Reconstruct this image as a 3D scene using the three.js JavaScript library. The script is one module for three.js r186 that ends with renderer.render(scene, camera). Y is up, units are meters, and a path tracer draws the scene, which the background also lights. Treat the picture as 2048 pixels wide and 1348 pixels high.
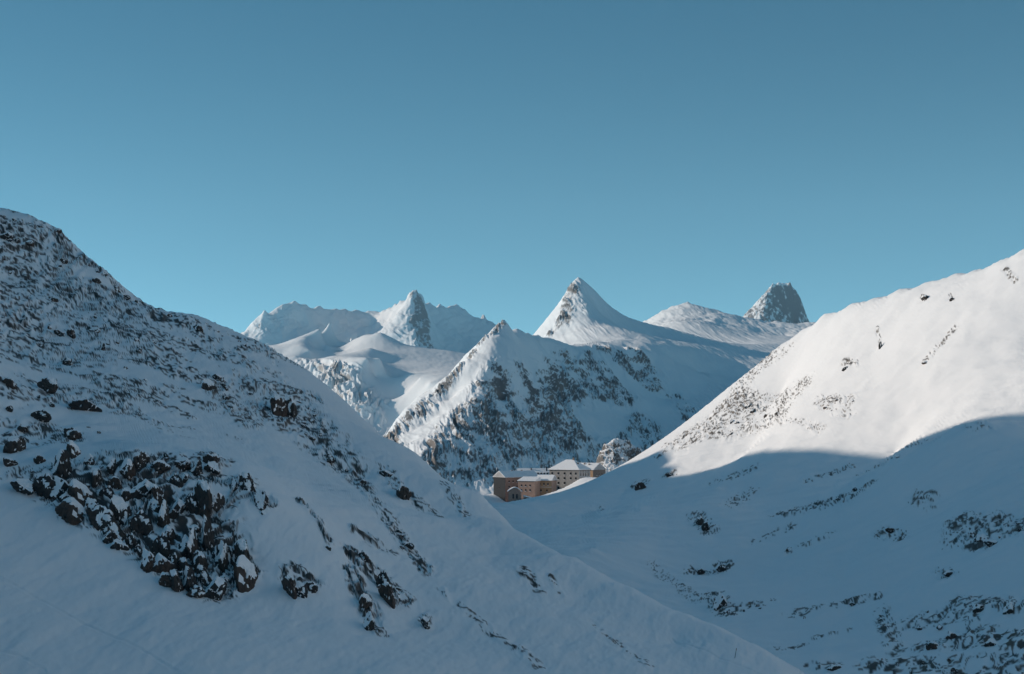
import * as THREE from 'three';
import { createNoise2D, createNoise3D } from 'simplex-noise';

// ---------------------------------------------------------------- camera, sky, sun, exposure
const W = 2048, HH = 1348, F = 2813, HORIZON = 870;            // lens data in photograph pixels
const PITCH = Math.atan((HORIZON - HH / 2) / F);
const scene = new THREE.Scene();
const camera = new THREE.PerspectiveCamera(2 * Math.atan(HH / 2 / F) * 180 / Math.PI, W / HH, 1, 60000);
camera.rotation.x = PITCH;
const renderer = new THREE.WebGLRenderer();
renderer.toneMapping = THREE.LinearToneMapping;
renderer.toneMappingExposure = 1.14;
renderer.shadowMap.enabled = true;

const SUN_EL = 18 * Math.PI / 180, SUN_BACK = 9 * Math.PI / 180;
const S = new THREE.Vector3(-Math.cos(SUN_EL) * Math.cos(SUN_BACK), Math.sin(SUN_EL), -Math.cos(SUN_EL) * Math.sin(SUN_BACK));
const sun = new THREE.DirectionalLight(new THREE.Color().setRGB(1.0, 0.855, 0.715), 2.95);
sun.target.position.set(0, 0, -1000); sun.position.copy(S).multiplyScalar(4000).add(sun.target.position);
sun.castShadow = true;
Object.assign(sun.shadow.camera, { left: -3000, right: 3000, top: 2000, bottom: -2000, near: 1, far: 12000 });
scene.add(sun, sun.target);

{ // clear winter sky: deep blue overhead, pale teal low down, whiter towards the sun
  const w = 512, h = 256, data = new Float32Array(w * h * 4);
  for (let r = 0; r < h; r++) for (let c = 0; c < w; c++) {
    const up = ((r + 0.5) / h - 0.5) * Math.PI, az = ((c + 0.5) / w - 0.5) * 2 * Math.PI;
    const y = Math.sin(up), x = Math.cos(az) * Math.cos(up), z = Math.sin(az) * Math.cos(up);
    const k = x * S.x + y * S.y + z * S.z;
    const ray = 0.87 + 0.28 * k + 0.12 * k * k, mie = 0.16 * Math.exp((k - 1) * 10);
    const zen = [0.020, 0.092, 0.172], hor = [0.375, 0.785, 0.915], fall = [8.9, 7.8, 7.2];
    for (let i = 0; i < 3; i++) data[(r * w + c) * 4 + i] = (zen[i] + hor[i] * Math.exp(-Math.max(0, y) * fall[i])) * ray + mie * [1, 1, 1][i];
    data[(r * w + c) * 4 + 3] = 1;
  }
  const tex = new THREE.DataTexture(data, w, h, THREE.RGBAFormat, THREE.FloatType);
  tex.mapping = THREE.EquirectangularReflectionMapping; tex.magFilter = THREE.LinearFilter; tex.needsUpdate = true;
  scene.background = tex; scene.environment = tex;
}
scene.fog = new THREE.FogExp2(new THREE.Color().setRGB(0.62, 0.83, 1.0), 0.000026);

// ---------------------------------------------------------------- tools
function prng(seed) { let s = seed | 0; return () => { s = (s + 0x6d2b79f5) | 0; let t = Math.imul(s ^ (s >>> 15), 1 | s); t = (t + Math.imul(t ^ (t >>> 7), 61 | t)) ^ t; return ((t ^ (t >>> 14)) >>> 0) / 4294967296; }; }
const N2 = createNoise2D(prng(11)), N3 = createNoise3D(prng(23));
const clamp = (x, a = 0, b = 1) => Math.min(b, Math.max(a, x));
const smooth = (a, b, x) => { const t = clamp((x - a) / (b - a)); return t * t * (3 - 2 * t); };
const mix = (a, b, t) => a + (b - a) * t;
const cp = Math.cos(PITCH), sp = Math.sin(PITCH);
function at(px, py, D) {                                        // the point at depth D (metres along -z) that this lens sees there
  const cx = (px - W / 2) / F, cy = (HH / 2 - py) / F, y = cy * cp + sp, z = cy * sp - cp;
  const k = D / -z; return [cx * k, y * k, -D];
}
const fbm = (x, z, o, g = 0.5) => { let s = 0, a = 1, n = 0; for (let i = 0; i < o; i++) { s += a * N2(x, z); n += a; a *= g; x = x * 2.03 + 17.3; z = z * 2.03 - 9.1; } return s / n; };
const ridged = (x, z, o, g = 0.5) => { let s = 0, a = 1, n = 0; for (let i = 0; i < o; i++) { s += a * (1 - 2 * Math.abs(N2(x, z))); n += a; a *= g; x = x * 2.07 + 5.7; z = z * 2.07 + 31.1; } return s / n; };
const dense = (line, step) => {                                 // a polyline with points every `step` pixels
  const out = [];
  for (let i = 0; i + 1 < line.length; i++) {
    const [a, b] = [line[i], line[i + 1]], n = Math.max(1, Math.round(Math.hypot(a[0] - b[0], a[1] - b[1]) / step));
    for (let k = 0; k < n; k++) out.push(a.map((v, j) => mix(v, b[j], k / n)));
  }
  out.push(line[line.length - 1]); return out;
};
function surface(points) {                                      // smooth terrain through survey points: y(x, z), radial basis |r| plus a plane
  const uniq = []; for (const p of points) if (!uniq.some((q) => Math.hypot(p[0] - q[0], p[2] - q[2]) < 1e-3 * Math.abs(p[2]) + 0.5)) uniq.push(p);
  const n = uniq.length, m = n + 3, A = [], sc = 1 / 1000;
  for (let i = 0; i < m; i++) A.push(new Float64Array(m + 1));
  for (let i = 0; i < n; i++) {
    for (let j = 0; j < n; j++) A[i][j] = Math.hypot(uniq[i][0] - uniq[j][0], uniq[i][2] - uniq[j][2]) * sc;
    A[i][n] = A[n][i] = 1; A[i][n + 1] = A[n + 1][i] = uniq[i][0] * sc; A[i][n + 2] = A[n + 2][i] = uniq[i][2] * sc; A[i][m] = uniq[i][1];
  }
  for (let c = 0; c < m; c++) {
    let p = c; for (let r = c + 1; r < m; r++) if (Math.abs(A[r][c]) > Math.abs(A[p][c])) p = r;
    [A[c], A[p]] = [A[p], A[c]];
    for (let r = c + 1; r < m; r++) { const k = A[r][c] / A[c][c]; if (k) for (let j = c; j <= m; j++) A[r][j] -= k * A[c][j]; }
  }
  const w = new Float64Array(m);
  for (let r = m - 1; r >= 0; r--) { let v = A[r][m]; for (let j = r + 1; j < m; j++) v -= A[r][j] * w[j]; w[r] = v / A[r][r]; }
  const X = Float64Array.from(uniq, (p) => p[0]), Z = Float64Array.from(uniq, (p) => p[2]);
  return (x, z) => { let s = w[n] + w[n + 1] * x * sc + w[n + 2] * z * sc; for (let i = 0; i < n; i++) { const dx = x - X[i], dz = z - Z[i]; s += w[i] * Math.sqrt(dx * dx + dz * dz) * sc; } return s; };
}
function hit(base, px, py, D0, D1) {                            // first place where the line of sight meets a terrain
  const r = D1 / D0; let last = D0;
  for (let i = 0; i <= 400; i++) {
    const D = D0 * Math.pow(r, i / 400), p = at(px, py, D);
    if (base(p[0], p[2]) >= p[1]) { let a = last, b = D; for (let k = 0; k < 18; k++) { const m = (a + b) / 2, q = at(px, py, m); if (base(q[0], q[2]) >= q[1]) b = m; else a = m; } const q = at(px, py, b); return [q[0], base(q[0], q[2]), q[2]]; }
    last = D;
  }
  return null;
}
// bare-rock zones: capsules [x1,y1,x2,y2,halfwidth,strength] given where the photograph shows them, laid down on the ground as world-space capsules
function zones(base, list, D0, D1, spread = 1.25) {
  const out = [];
  for (const [x1, y1, x2, y2, wd, s = 1] of list) {
    const a = hit(base, x1, y1, D0, D1), b = hit(base, x2, y2, D0, D1);
    if (a && b) out.push({ a, b, r: wd * (-(a[2] + b[2]) / 2) / F * spread, s });
  }
  return (x, y, z) => {
    let best = 0;
    for (const { a, b, r, s } of out) {
      const ux = b[0] - a[0], uy = b[1] - a[1], uz = b[2] - a[2], l = ux * ux + uy * uy + uz * uz;
      const t = l > 0 ? clamp(((x - a[0]) * ux + (y - a[1]) * uy + (z - a[2]) * uz) / l) : 0;
      const dx = x - a[0] - ux * t, dy = y - a[1] - uy * t, dz = (z - a[2] - uz * t) * 0.6, d2 = dx * dx + dy * dy + dz * dz;
      if (d2 < r * r * 4) { const v = s * (1 - smooth(0.3, 1.7, Math.sqrt(d2) / r)); best = best + v - best * v; }
    }
    return best;
  };
}
function columns(list) { const out = []; for (const [a, b, st] of list) { const n = Math.max(1, Math.round((b - a) / st)); for (let i = 0; i < n; i++) out.push(mix(a, b, i / n)); } out.push(list[list.length - 1][1]); return out; }
// one terrain sheet: rows are spread so that the facets come out evenly sized
function terrain(name, { base, detail, cols, D0, D1, rows, colour, material, label, back = 0.12, flat = 40 }) {
  const nc = cols.length, nr = rows, M = 360, cum = [], Ds = Float64Array.from({ length: M }, (_, i) => D0 * Math.pow(D1 / D0, i / (M - 1)));
  for (let c = 0; c < nc; c++) {
    const a = new Float64Array(M), k = (cols[c] - W / 2) / F / cp; let last = null;
    for (let i = 0; i < M; i++) {
      const x = k * Ds[i], py = HORIZON - F * base(x, -Ds[i]) / Ds[i];
      if (i) { const d = last - py; a[i] = a[i - 1] + (d > 0 ? d : -d * back) + flat / M * 4; }
      last = py;
    }
    for (let i = 0; i < M; i++) a[i] /= a[M - 1];
    cum.push(a);
  }
  const pos = new Float32Array(nc * nr * 3), avg = new Float64Array(M), Rk = 6;
  for (let c = 0; c < nc; c++) {
    avg.fill(0); let n = 0;
    for (let j = Math.max(0, c - Rk); j <= Math.min(nc - 1, c + Rk); j++) { n++; for (let i = 0; i < M; i++) avg[i] += cum[j][i]; }
    let i = 0; const k = (cols[c] - W / 2) / F / cp;
    for (let r = 0; r < nr; r++) {
      const t = r / (nr - 1) * n * 0.9999999; while (i < M - 2 && avg[i + 1] < t) i++;
      const D = mix(Ds[i], Ds[i + 1], clamp((t - avg[i]) / Math.max(1e-12, avg[i + 1] - avg[i]))), x = k * D, z = -D, y0 = base(x, z), o = (c * nr + r) * 3;
      pos[o] = x; pos[o + 1] = y0; pos[o + 2] = z;
    }
  }
  const idx = new Uint32Array((nc - 1) * (nr - 1) * 6); let q = 0;
  for (let c = 0; c + 1 < nc; c++) for (let r = 0; r + 1 < nr; r++) { const a = c * nr + r, b = a + nr; idx[q++] = a; idx[q++] = b; idx[q++] = a + 1; idx[q++] = b; idx[q++] = b + 1; idx[q++] = a + 1; }
  const g = new THREE.BufferGeometry();
  g.setAttribute('position', new THREE.BufferAttribute(pos, 3)); g.setIndex(new THREE.BufferAttribute(idx, 1));
  g.computeVertexNormals();
  const n0 = Float32Array.from(g.attributes.normal.array), rock = new Float32Array(nc * nr), aux = new Float32Array(nc * nr);
  for (let v = 0; v < nc * nr; v++) {
    const o = v * 3, d = detail(pos[o], pos[o + 1], pos[o + 2], n0[o], n0[o + 1], n0[o + 2], rock, v, aux);
    if (Array.isArray(d)) { pos[o] += d[0]; pos[o + 1] += d[1]; pos[o + 2] += d[2]; } else pos[o + 1] += d;
  }
  g.computeVertexNormals();
  const nn = g.attributes.normal.array, col = new Float32Array(nc * nr * 3), out = [0, 0, 0];
  for (let v = 0; v < nc * nr; v++) { const o = v * 3; colour(out, pos[o], pos[o + 1], pos[o + 2], nn[o], nn[o + 1], nn[o + 2], rock[v], n0[o + 1], aux[v]); col[o] = out[0]; col[o + 1] = out[1]; col[o + 2] = out[2]; }
  g.setAttribute('color', new THREE.BufferAttribute(col, 3));
  const m = new THREE.Mesh(g, material); m.name = name; m.castShadow = m.receiveShadow = true; m.userData = { kind: 'structure', label }; scene.add(m);
  return m;
}
const snowMat = new THREE.MeshStandardMaterial({ vertexColors: true, roughness: 0.95 }); snowMat.name = 'snow_and_rock';
const SNOW = [0.90, 0.905, 0.91];
function ground(out, rockiness, tone, x, z) {                   // rockiness 0..1 between snow and bare rock of that tone
  for (let i = 0; i < 3; i++) out[i] = mix(SNOW[i], tone[i], rockiness);
}
const drop = (p, dx, dy, dz) => [p[0] + dx, p[1] + dy, p[2] + dz];

const warp = (x, z, s, a) => a * N2(x * s + 3.1, z * s - 7.7);
// ---------------------------------------------------------------- right mountainside and the valley floor
const rightSky = [[1060, 996, 1264], [1100, 989, 1262], [1125, 980, 1260], [1140, 972, 1259], [1155, 960, 1257], [1168, 953, 1255], [1250, 952, 1242], [1280, 945, 1225], [1310, 918, 1205], [1340, 885, 1185], [1380, 855, 1170], [1450, 790, 1150], [1500, 745, 1130], [1560, 690, 1100], [1650, 625, 1050], [1750, 592, 1000], [1850, 560, 950], [1960, 535, 915], [2048, 500, 880], [2300, 420, 820], [2700, 300, 800]];
// broken ledges: treads that hold snow, risers of bare rock; aux keeps how bare each point is
function crags(x, y, z, R, step, dx, dy, ny, aux, v) {
  const w1 = N3(x / 24, y / 20, z / 24), w2 = N3(x / 7, y / 5.5, z / 7), w3 = N3(x / 2.6 + 9, y / 2, z / 2.6), broken = 0.6 * N3(x / 9 - 7, y / 5, z / 9) + 0.4 * N3(x / 3, y / 2, z / 3 + 5);
  let d = 0, bare = 0;
  for (const [k, st, a, th] of [[0, step, 1, 0.05], [1, step * 0.43, 0.4, 0.46]]) {
    const q = (dx * x + dy * y + (5 - 2 * k) * w1 + (1.7 - 0.4 * k) * w2 + 0.18 * w3) / st + k * 0.37, f = q - Math.floor(q), s0 = mix(0.84, 0.52, R * R);
    d += a * st * (smooth(s0, 1, f) - f + 0.35);
    bare = Math.max(bare, smooth(s0 - 0.02, s0 + 0.10, f) * (1 - smooth(0.93, 1, f)) * smooth(th - R * 0.9 - 0.1, th - R * 0.9 + 0.1, broken + 0.35 * w1));
  }
  aux[v] = bare * smooth(0.12, 0.4, R);
  return R * d * 0.75 * smooth(0.97, 0.84, ny);                    // no steps where the ground lies flat
}
function grooves(base, lines, D0, D1, wide, deep) {              // old ski tracks pressed into the snow
  const segs = [];
  for (const l of lines) { const pts = l.map(([a, b]) => hit(base, a, b, D0, D1)).filter(Boolean); for (let i = 0; i + 1 < pts.length; i++) segs.push([pts[i], pts[i + 1]]); }
  return (x, z) => {
    let d = 1e9;
    for (const [a, b] of segs) { const ux = b[0] - a[0], uz = b[2] - a[2], t = clamp(((x - a[0]) * ux + (z - a[2]) * uz) / (ux * ux + uz * uz)); d = Math.min(d, Math.hypot(x - a[0] - ux * t, z - a[2] - uz * t)); }
    return d > wide * 2.5 ? 0 : -deep * Math.exp(-((d / wide) ** 2)) + deep * 0.45 * Math.exp(-(((d - wide * 1.5) / (wide * 0.6)) ** 2));
  };
}
const rightPts = [];
for (const p of dense(rightSky, 60)) { const q = at(...p); rightPts.push(q); const k = smooth(1150, 1400, p[0]); rightPts.push(drop(q, 20 * k, -mix(14, 22, k), -50), drop(q, 60 * k, -mix(22, 90, k), -220)); }
for (const p of [[1500, 900, 1000], [1650, 800, 930], [1790, 905, 830], [1900, 700, 852], [2048, 700, 812], [1750, 700, 930], [1560, 790, 1040], [1850, 868, 800], [1950, 822, 780], [2048, 803, 752], [2200, 770, 735], [2200, 640, 800],
  [1200, 1020, 1010], [1380, 950, 1010], [1320, 1000, 930], [1500, 1000, 850], [1300, 1150, 740], [1500, 1150, 715], [1700, 1100, 680], [1700, 1000, 750], [1900, 1000, 650], [2048, 950, 620], [1500, 1280, 600], [1700, 1250, 580], [1900, 1200, 540], [2048, 1150, 520], [1700, 1348, 500], [1900, 1348, 470], [2048, 1348, 450],
  [1000, 1010, 1030], [1100, 1060, 880], [1180, 1100, 760], [1040, 1014, 1180], [1080, 1008, 1180], [1120, 1001, 1185], [1150, 990, 1190], [1040, 990, 1340], [1500, 1600, 420], [1800, 1700, 380], [2200, 1500, 400], [2300, 800, 700], [2300, 1100, 480], [2300, 1348, 400], [1000, 985, 1330], [1100, 990, 1320], [1180, 975, 1345]]) rightPts.push(at(...p));
for (const p of dense([[1720, 950, 810], [1760, 928, 785], [1790, 911, 765], [1850, 882, 728], [1900, 861, 705], [1960, 845, 690], [2048, 838, 680], [2250, 835, 670]], 50)) { const q = at(...p); rightPts.push(q); if (p[0] > 1800) rightPts.push(drop(q, 0, -7, -32)); }
for (const p of [[-20, -85, -700], [-60, -85, -900], [-120, -75, -1100], [-140, -70, -1400], [0, -90, -450], [60, -95, -350], [-20, -66, -1400], [30, -66, -1400], [90, -60, -1400], [-80, -90, -1550], [0, -95, -1550], [100, -90, -1550], [300, -60, -1650],
  [600, 330, -760], [620, 340, -500], [560, 250, -360], [900, 420, -600], [900, 420, -360], [420, 120, -450], [300, -20, -370]]) rightPts.push(p);
const rightBase = surface(rightPts);
const rightRock = zones(rightBase, [
  [1310, 915, 1380, 860, 9, 0.5], [1370, 880, 1480, 800, 26, 0.65], [1470, 810, 1600, 775, 28, 0.7], [1440, 860, 1560, 830, 24, 0.65], [1480, 770, 1540, 710, 18, 0.65], [1540, 720, 1580, 690, 14, 0.5], [1600, 650, 1690, 600, 8, 0.55], [1700, 610, 1820, 570, 8, 0.5], [1560, 650, 1600, 680, 14, 0.5], [1640, 800, 1700, 800, 12, 0.6], [1690, 725, 1710, 730, 8, 0.8], [1755, 655, 1760, 690, 3, 0.7], [1845, 590, 1850, 596, 6, 0.9], [1900, 590, 1905, 600, 3, 0.9], [1850, 720, 1910, 650, 6, 0.6], [2010, 540, 2030, 560, 5, 0.8], [1560, 840, 1640, 860, 10, 0.5], [1640, 810, 1700, 830, 12, 0.5], [1330, 890, 1400, 880, 8, 0.5],
  [1270, 970, 1290, 960, 8, 0.9], [1330, 950, 1350, 945, 7, 0.7], [1390, 1030, 1420, 1060, 14, 0.9], [1440, 960, 1500, 940, 20, 0.6], [1460, 1010, 1500, 980, 18, 0.6], [1560, 1030, 1740, 970, 18, 0.8], [1510, 1080, 1580, 1050, 10, 0.7], [1620, 960, 1700, 935, 10, 0.7], [1720, 950, 1790, 912, 8, 0.9], [1800, 900, 1960, 860, 14, 0.5], [1580, 1100, 1660, 1070, 9, 0.7], [1760, 1060, 1800, 1070, 14, 0.8], [1830, 990, 1860, 1000, 16, 0.7], [1930, 1050, 2040, 1050, 34, 0.85], [1900, 1080, 1960, 1090, 14, 0.8], [1880, 1140, 1900, 1150, 12, 0.8], [1430, 1190, 1450, 1230, 16, 1], [1380, 1140, 1450, 1130, 14, 0.8], [1460, 1220, 1540, 1200, 12, 0.8], [1580, 1230, 1750, 1190, 12, 0.8], [1640, 1270, 1690, 1260, 14, 0.9], [1760, 1220, 1790, 1300, 14, 0.8], [1830, 1240, 1940, 1220, 26, 0.8], [1920, 1200, 2040, 1210, 22, 0.9], [1850, 1290, 1950, 1280, 22, 0.8], [1950, 1260, 2048, 1290, 26, 0.9], [1520, 1300, 1600, 1290, 14, 0.7], [1620, 1335, 1670, 1330, 12, 0.9], [1740, 1330, 1900, 1330, 24, 0.85], [1920, 1330, 2030, 1330, 24, 0.8], [1310, 1130, 1400, 1200, 14, 0.5], [1200, 1015, 1205, 1020, 6, 0.8]], 380, 1350);
const rightTrack = grooves(rightBase, [[[1450, 1122], [1530, 1132], [1600, 1140], [1665, 1152]], [[1330, 1070], [1400, 1100], [1450, 1122]]], 380, 1300, 0.7, 0.4);
function rightDetail(x, y, z, nx, ny, nz, rock, v, aux) {
  if (x > 480) return 4 * fbm(x / 60, z / 60, 4);
  const R = rightRock(x, y, z) * (0.85 + 0.4 * fbm(x / 15, z / 18, 2)); rock[v] = R;
  const u = x * 0.8 + z * 0.6, w = z * 0.8 - x * 0.6, calm = smooth(-1150, -1000, z);
  let d = 2.0 * calm * fbm(x / 60, z / 80, 3) + 0.55 * mix(0.3, 1, calm) * fbm(u / 24, w / 8, 3) + 1.1 * calm * fbm(w / 17, u / 70, 2) + 0.2 * fbm(w / 5, u / 16, 3) + 0.05 * fbm(x / 2, z / 3, 2) + (z > -1000 ? rightTrack(x, z) : 0);
  if (R > 0.03) d += R * 0.7 * ridged(x / 14, y / 12 + z / 26, 2) + crags(x, y, z, clamp(R), 3.4, -0.45, 1, ny, aux, v);
  return d;
}
const rightTone = [0.055, 0.048, 0.042], rightTone2 = [0.11, 0.085, 0.06];
function rightColour(out, x, y, z, nx, ny, nz, R, ny0, bare) {
  const T = mix(0.24, 0.46, smooth(0.0, 0.9, R)) + 0.08 * N3(x / 2.6, y / 2, z / 2.6);
  const k = Math.max(bare, 1 - smooth(T - 0.05, T + 0.03, ny)), b = smooth(-0.2, 0.6, N3(x / 7, y / 5, z / 9));
  ground(out, k * 0.95, [0, 1, 2].map((i) => mix(rightTone[i], rightTone2[i], b)), x, z);
}
const rightMountain = terrain('right_mountainside', { base: rightBase, detail: rightDetail, colour: rightColour, cols: columns([[300, 880, 30], [880, 2080, 1.9], [2080, 3000, 30], [3000, 9000, 250]]), D0: 330, D1: 1720, rows: 520, material: snowMat, label: 'sunlit snow slope rising to the right, its foot in shade' });

// ---------------------------------------------------------------- left mountainside
const leftSky = [[0, 418, 820], [60, 435, 818], [110, 455, 815], [160, 505, 805], [210, 540, 800], [240, 575, 795], [270, 606, 796], [300, 615, 800], [340, 620, 802], [390, 627, 805], [412, 638, 812], [430, 650, 818], [490, 680, 850], [560, 715, 850], [640, 760, 830], [690, 800, 800], [760, 870, 740], [830, 905, 700], [900, 960, 660], [960, 990, 630], [1010, 1040, 590], [1100, 1095, 550], [1200, 1145, 520], [1330, 1210, 490], [1470, 1280, 460], [1610, 1348, 440], [1750, 1410, 420]];
const leftPts = [];
for (const p of dense(leftSky, 60)) { const q = at(...p); leftPts.push(q); const k = smooth(500, 1000, p[0]); leftPts.push(drop(q, 25, -mix(46, 40, k), -80), drop(q, 60, -mix(120, 70, k), -260)); }
for (const p of [[0, 700, 640], [200, 720, 655], [420, 760, 680], [600, 860, 660], [720, 950, 625], [850, 1030, 590], [980, 1100, 545], [1150, 1190, 500], [1350, 1290, 462],
  [0, 560, 735], [120, 600, 730], [0, 880, 500], [110, 930, 472], [250, 900, 480], [420, 905, 492], [500, 960, 478], [560, 1010, 467], [640, 1100, 455], [750, 1150, 470], [820, 1250, 440],
  [0, 962, 455], [110, 1010, 448], [200, 1060, 440], [300, 1120, 432], [440, 1192, 421], [520, 1185, 430], [620, 1195, 430],
  [0, 1150, 400], [300, 1220, 398], [600, 1270, 405], [0, 1348, 350], [400, 1348, 365], [800, 1348, 390], [1100, 1348, 410], [1350, 1348, 425],
  [0, 1600, 290], [600, 1600, 320], [1200, 1600, 350], [1700, 1600, 370]]) leftPts.push(at(...p));
// the ridge beyond the left edge of the picture, which shades the valley: it stands where the shadow's edge on the far slope puts it
const shadowEdge = [[2048, 812, 752], [1950, 832, 772], [1870, 862, 790], [1786, 911, 820], [1767, 904, 835], [1711, 896, 870], [1610, 885, 940], [1542, 892, 985], [1490, 907, 1020], [1460, 920, 1045], [1404, 911, 1100], [1345, 888, 1160], [1300, 952, 1200], [1250, 968, 1225], [1165, 968, 1240], [1110, 990, 1255]];
for (const p of shadowEdge) { const q = hit(rightBase, p[0], p[1], 500, 1500) ?? at(...p), t = 800; const c = drop(q, S.x * t, S.y * t, S.z * t); leftPts.push(c, drop(c, -120, -40, -30), drop(c, 60, -38, 20)); }
for (const p of [[-505, 258, -880], [-500, 266, -760], [-480, 270, -600], [-460, 260, -400], [-300, 70, -420], [-280, 30, -300], [-230, -30, -250], [-745, 150, -1440], [-720, 115, -1510], [-700, 90, -1620], [-660, 0, -1800], [-400, 60, -1300], [-330, 130, -830], [-400, 175, -850], [-900, 60, -1000], [-900, 60, -600], [-900, 0, -1500]]) leftPts.push(p);
const leftBase = surface(leftPts);
const leftRock = zones(leftBase, [
  [-60, 440, 110, 470, 22, 0.8], [110, 470, 240, 575, 10, 0.9], [0, 500, 120, 560, 40, 0.7], [20, 620, 200, 620, 60, 0.55], [180, 600, 250, 620, 25, 0.8], [60, 700, 160, 720, 40, 0.6], [240, 660, 310, 700, 30, 0.9], [180, 690, 230, 660, 20, 0.7], [380, 640, 420, 660, 14, 0.7],
  [10, 780, 100, 790, 40, 0.75], [130, 800, 190, 810, 18, 0.9], [215, 770, 330, 790, 20, 0.85], [0, 860, 120, 880, 30, 0.7], [90, 850, 130, 880, 14, 0.9], [380, 655, 410, 680, 10, 0.8], [440, 705, 500, 700, 12, 0.8],
  [410, 755, 440, 790, 12, 0.9], [440, 790, 500, 850, 16, 0.9], [500, 770, 620, 790, 22, 0.9], [540, 820, 590, 850, 30, 1], [590, 800, 660, 870, 24, 0.7], [620, 870, 690, 930, 30, 0.9], [690, 930, 730, 980, 14, 0.8], [720, 960, 790, 1060, 13, 0.9], [790, 1060, 855, 1140, 11, 1],
  [765, 940, 790, 960, 10, 0.9], [790, 970, 840, 1010, 11, 1], [850, 1010, 880, 1030, 7, 0.8], [885, 965, 940, 1030, 8, 0.8], [600, 1005, 640, 1050, 7, 0.9], [640, 1060, 660, 1090, 7, 0.8], [700, 1110, 760, 1160, 14, 1], [750, 1150, 810, 1200, 14, 1], [700, 1140, 740, 1220, 13, 0.9], [740, 1210, 765, 1260, 11, 1], [710, 1060, 780, 1100, 10, 0.8], [850, 1235, 850, 1240, 8, 1],
  [880, 1180, 960, 1240, 6, 0.7], [970, 1250, 1080, 1330, 9, 0.75], [1040, 1140, 1080, 1185, 9, 0.8], [1100, 1160, 1125, 1195, 5, 0.7], [1220, 1275, 1300, 1340, 7, 0.6], [1180, 1240, 1240, 1290, 5, 0.6],
  [30, 950, 120, 960, 18, 0.9], [110, 950, 220, 950, 26, 1], [130, 990, 260, 1060, 30, 1], [210, 920, 320, 930, 22, 0.9], [300, 915, 440, 920, 20, 0.9], [300, 970, 430, 990, 34, 1], [330, 1030, 430, 1080, 34, 1], [300, 1100, 440, 1170, 26, 1], [440, 1080, 500, 1150, 16, 1], [480, 965, 490, 970, 14, 1], [515, 995, 540, 1010, 12, 1], [580, 1150, 620, 1165, 14, 1]], 330, 900, 1.6);
const leftTrack = grooves(leftBase, [[[-30, 1135], [60, 1185], [180, 1248], [280, 1300], [380, 1356]], [[1345, 1278], [1400, 1303], [1450, 1325], [1520, 1352]], [[-30, 1290], [40, 1318], [90, 1345]]], 250, 900, 0.45, 0.3);
function leftDetail(x, y, z, nx, ny, nz, rock, v, aux) {
  const near = z > -1000 && x > -420;
  if (!near) return 6 * fbm(x / 60, z / 60, 4) - 3;
  const R = leftRock(x, y, z), u = x + z * 0.35, w = z - x * 0.35;
  let d = 2.2 * fbm(x / 70, z / 90, 3) + 0.45 * fbm(u / 9, w / 26, 3) + 0.10 * fbm(u / 2, w / 6, 3);
  if (z > -520) d += leftTrack(x, z);
  const upper = smooth(-520, -600, z) * smooth(-85, -160, x);        // the upper slopes: broken, ledgy ground
  const rough = Math.max(R * (0.8 + 0.35 * fbm(x / 13, z / 20, 2)), 0.82 * upper * smooth(-0.25, 0.3, fbm(x / 46 + 3, z / 34, 4)));
  rock[v] = rough;
  if (rough > 0.03) {
    const t = smooth(-150, -90, x) * smooth(-430, -520, z), big = smooth(0.75, 1, R) * smooth(-540, -480, z);
    d += rough * 1.3 * ridged(x / 16, y / 14 + z / 30, 3) + crags(x, y, z, clamp(rough), mix(4.2, 5.2, big), mix(0.3, 0.6, t), 1, ny, aux, v);
  }
  return d;
}
const nearRock = [0.034, 0.032, 0.030], brownRock = [0.066, 0.049, 0.038];
function leftColour(out, x, y, z, nx, ny, nz, R, ny0, bare) {
  const T = mix(0.40, 0.62, smooth(0.0, 0.9, R)) + 0.08 * N3(x / 2.6, y / 2, z / 2.6);
  const k = Math.max(bare, 1 - smooth(T - 0.05, T + 0.03, ny)), b = smooth(-0.1, 0.6, N3(x / 7, y / 5, z / 9));
  ground(out, k * 0.97, [0, 1, 2].map((i) => mix(nearRock[i], brownRock[i], b)), x, z);
}
const leftMountain = terrain('left_mountainside', { base: leftBase, detail: leftDetail, colour: leftColour, cols: columns([[-3600, -200, 60], [-200, -20, 12], [-20, 1660, 1.75], [1660, 2100, 30]]), D0: 250, D1: 1900, rows: 530, material: snowMat, label: 'shaded snow slope with dark rock bands rising to the left' });

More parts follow.
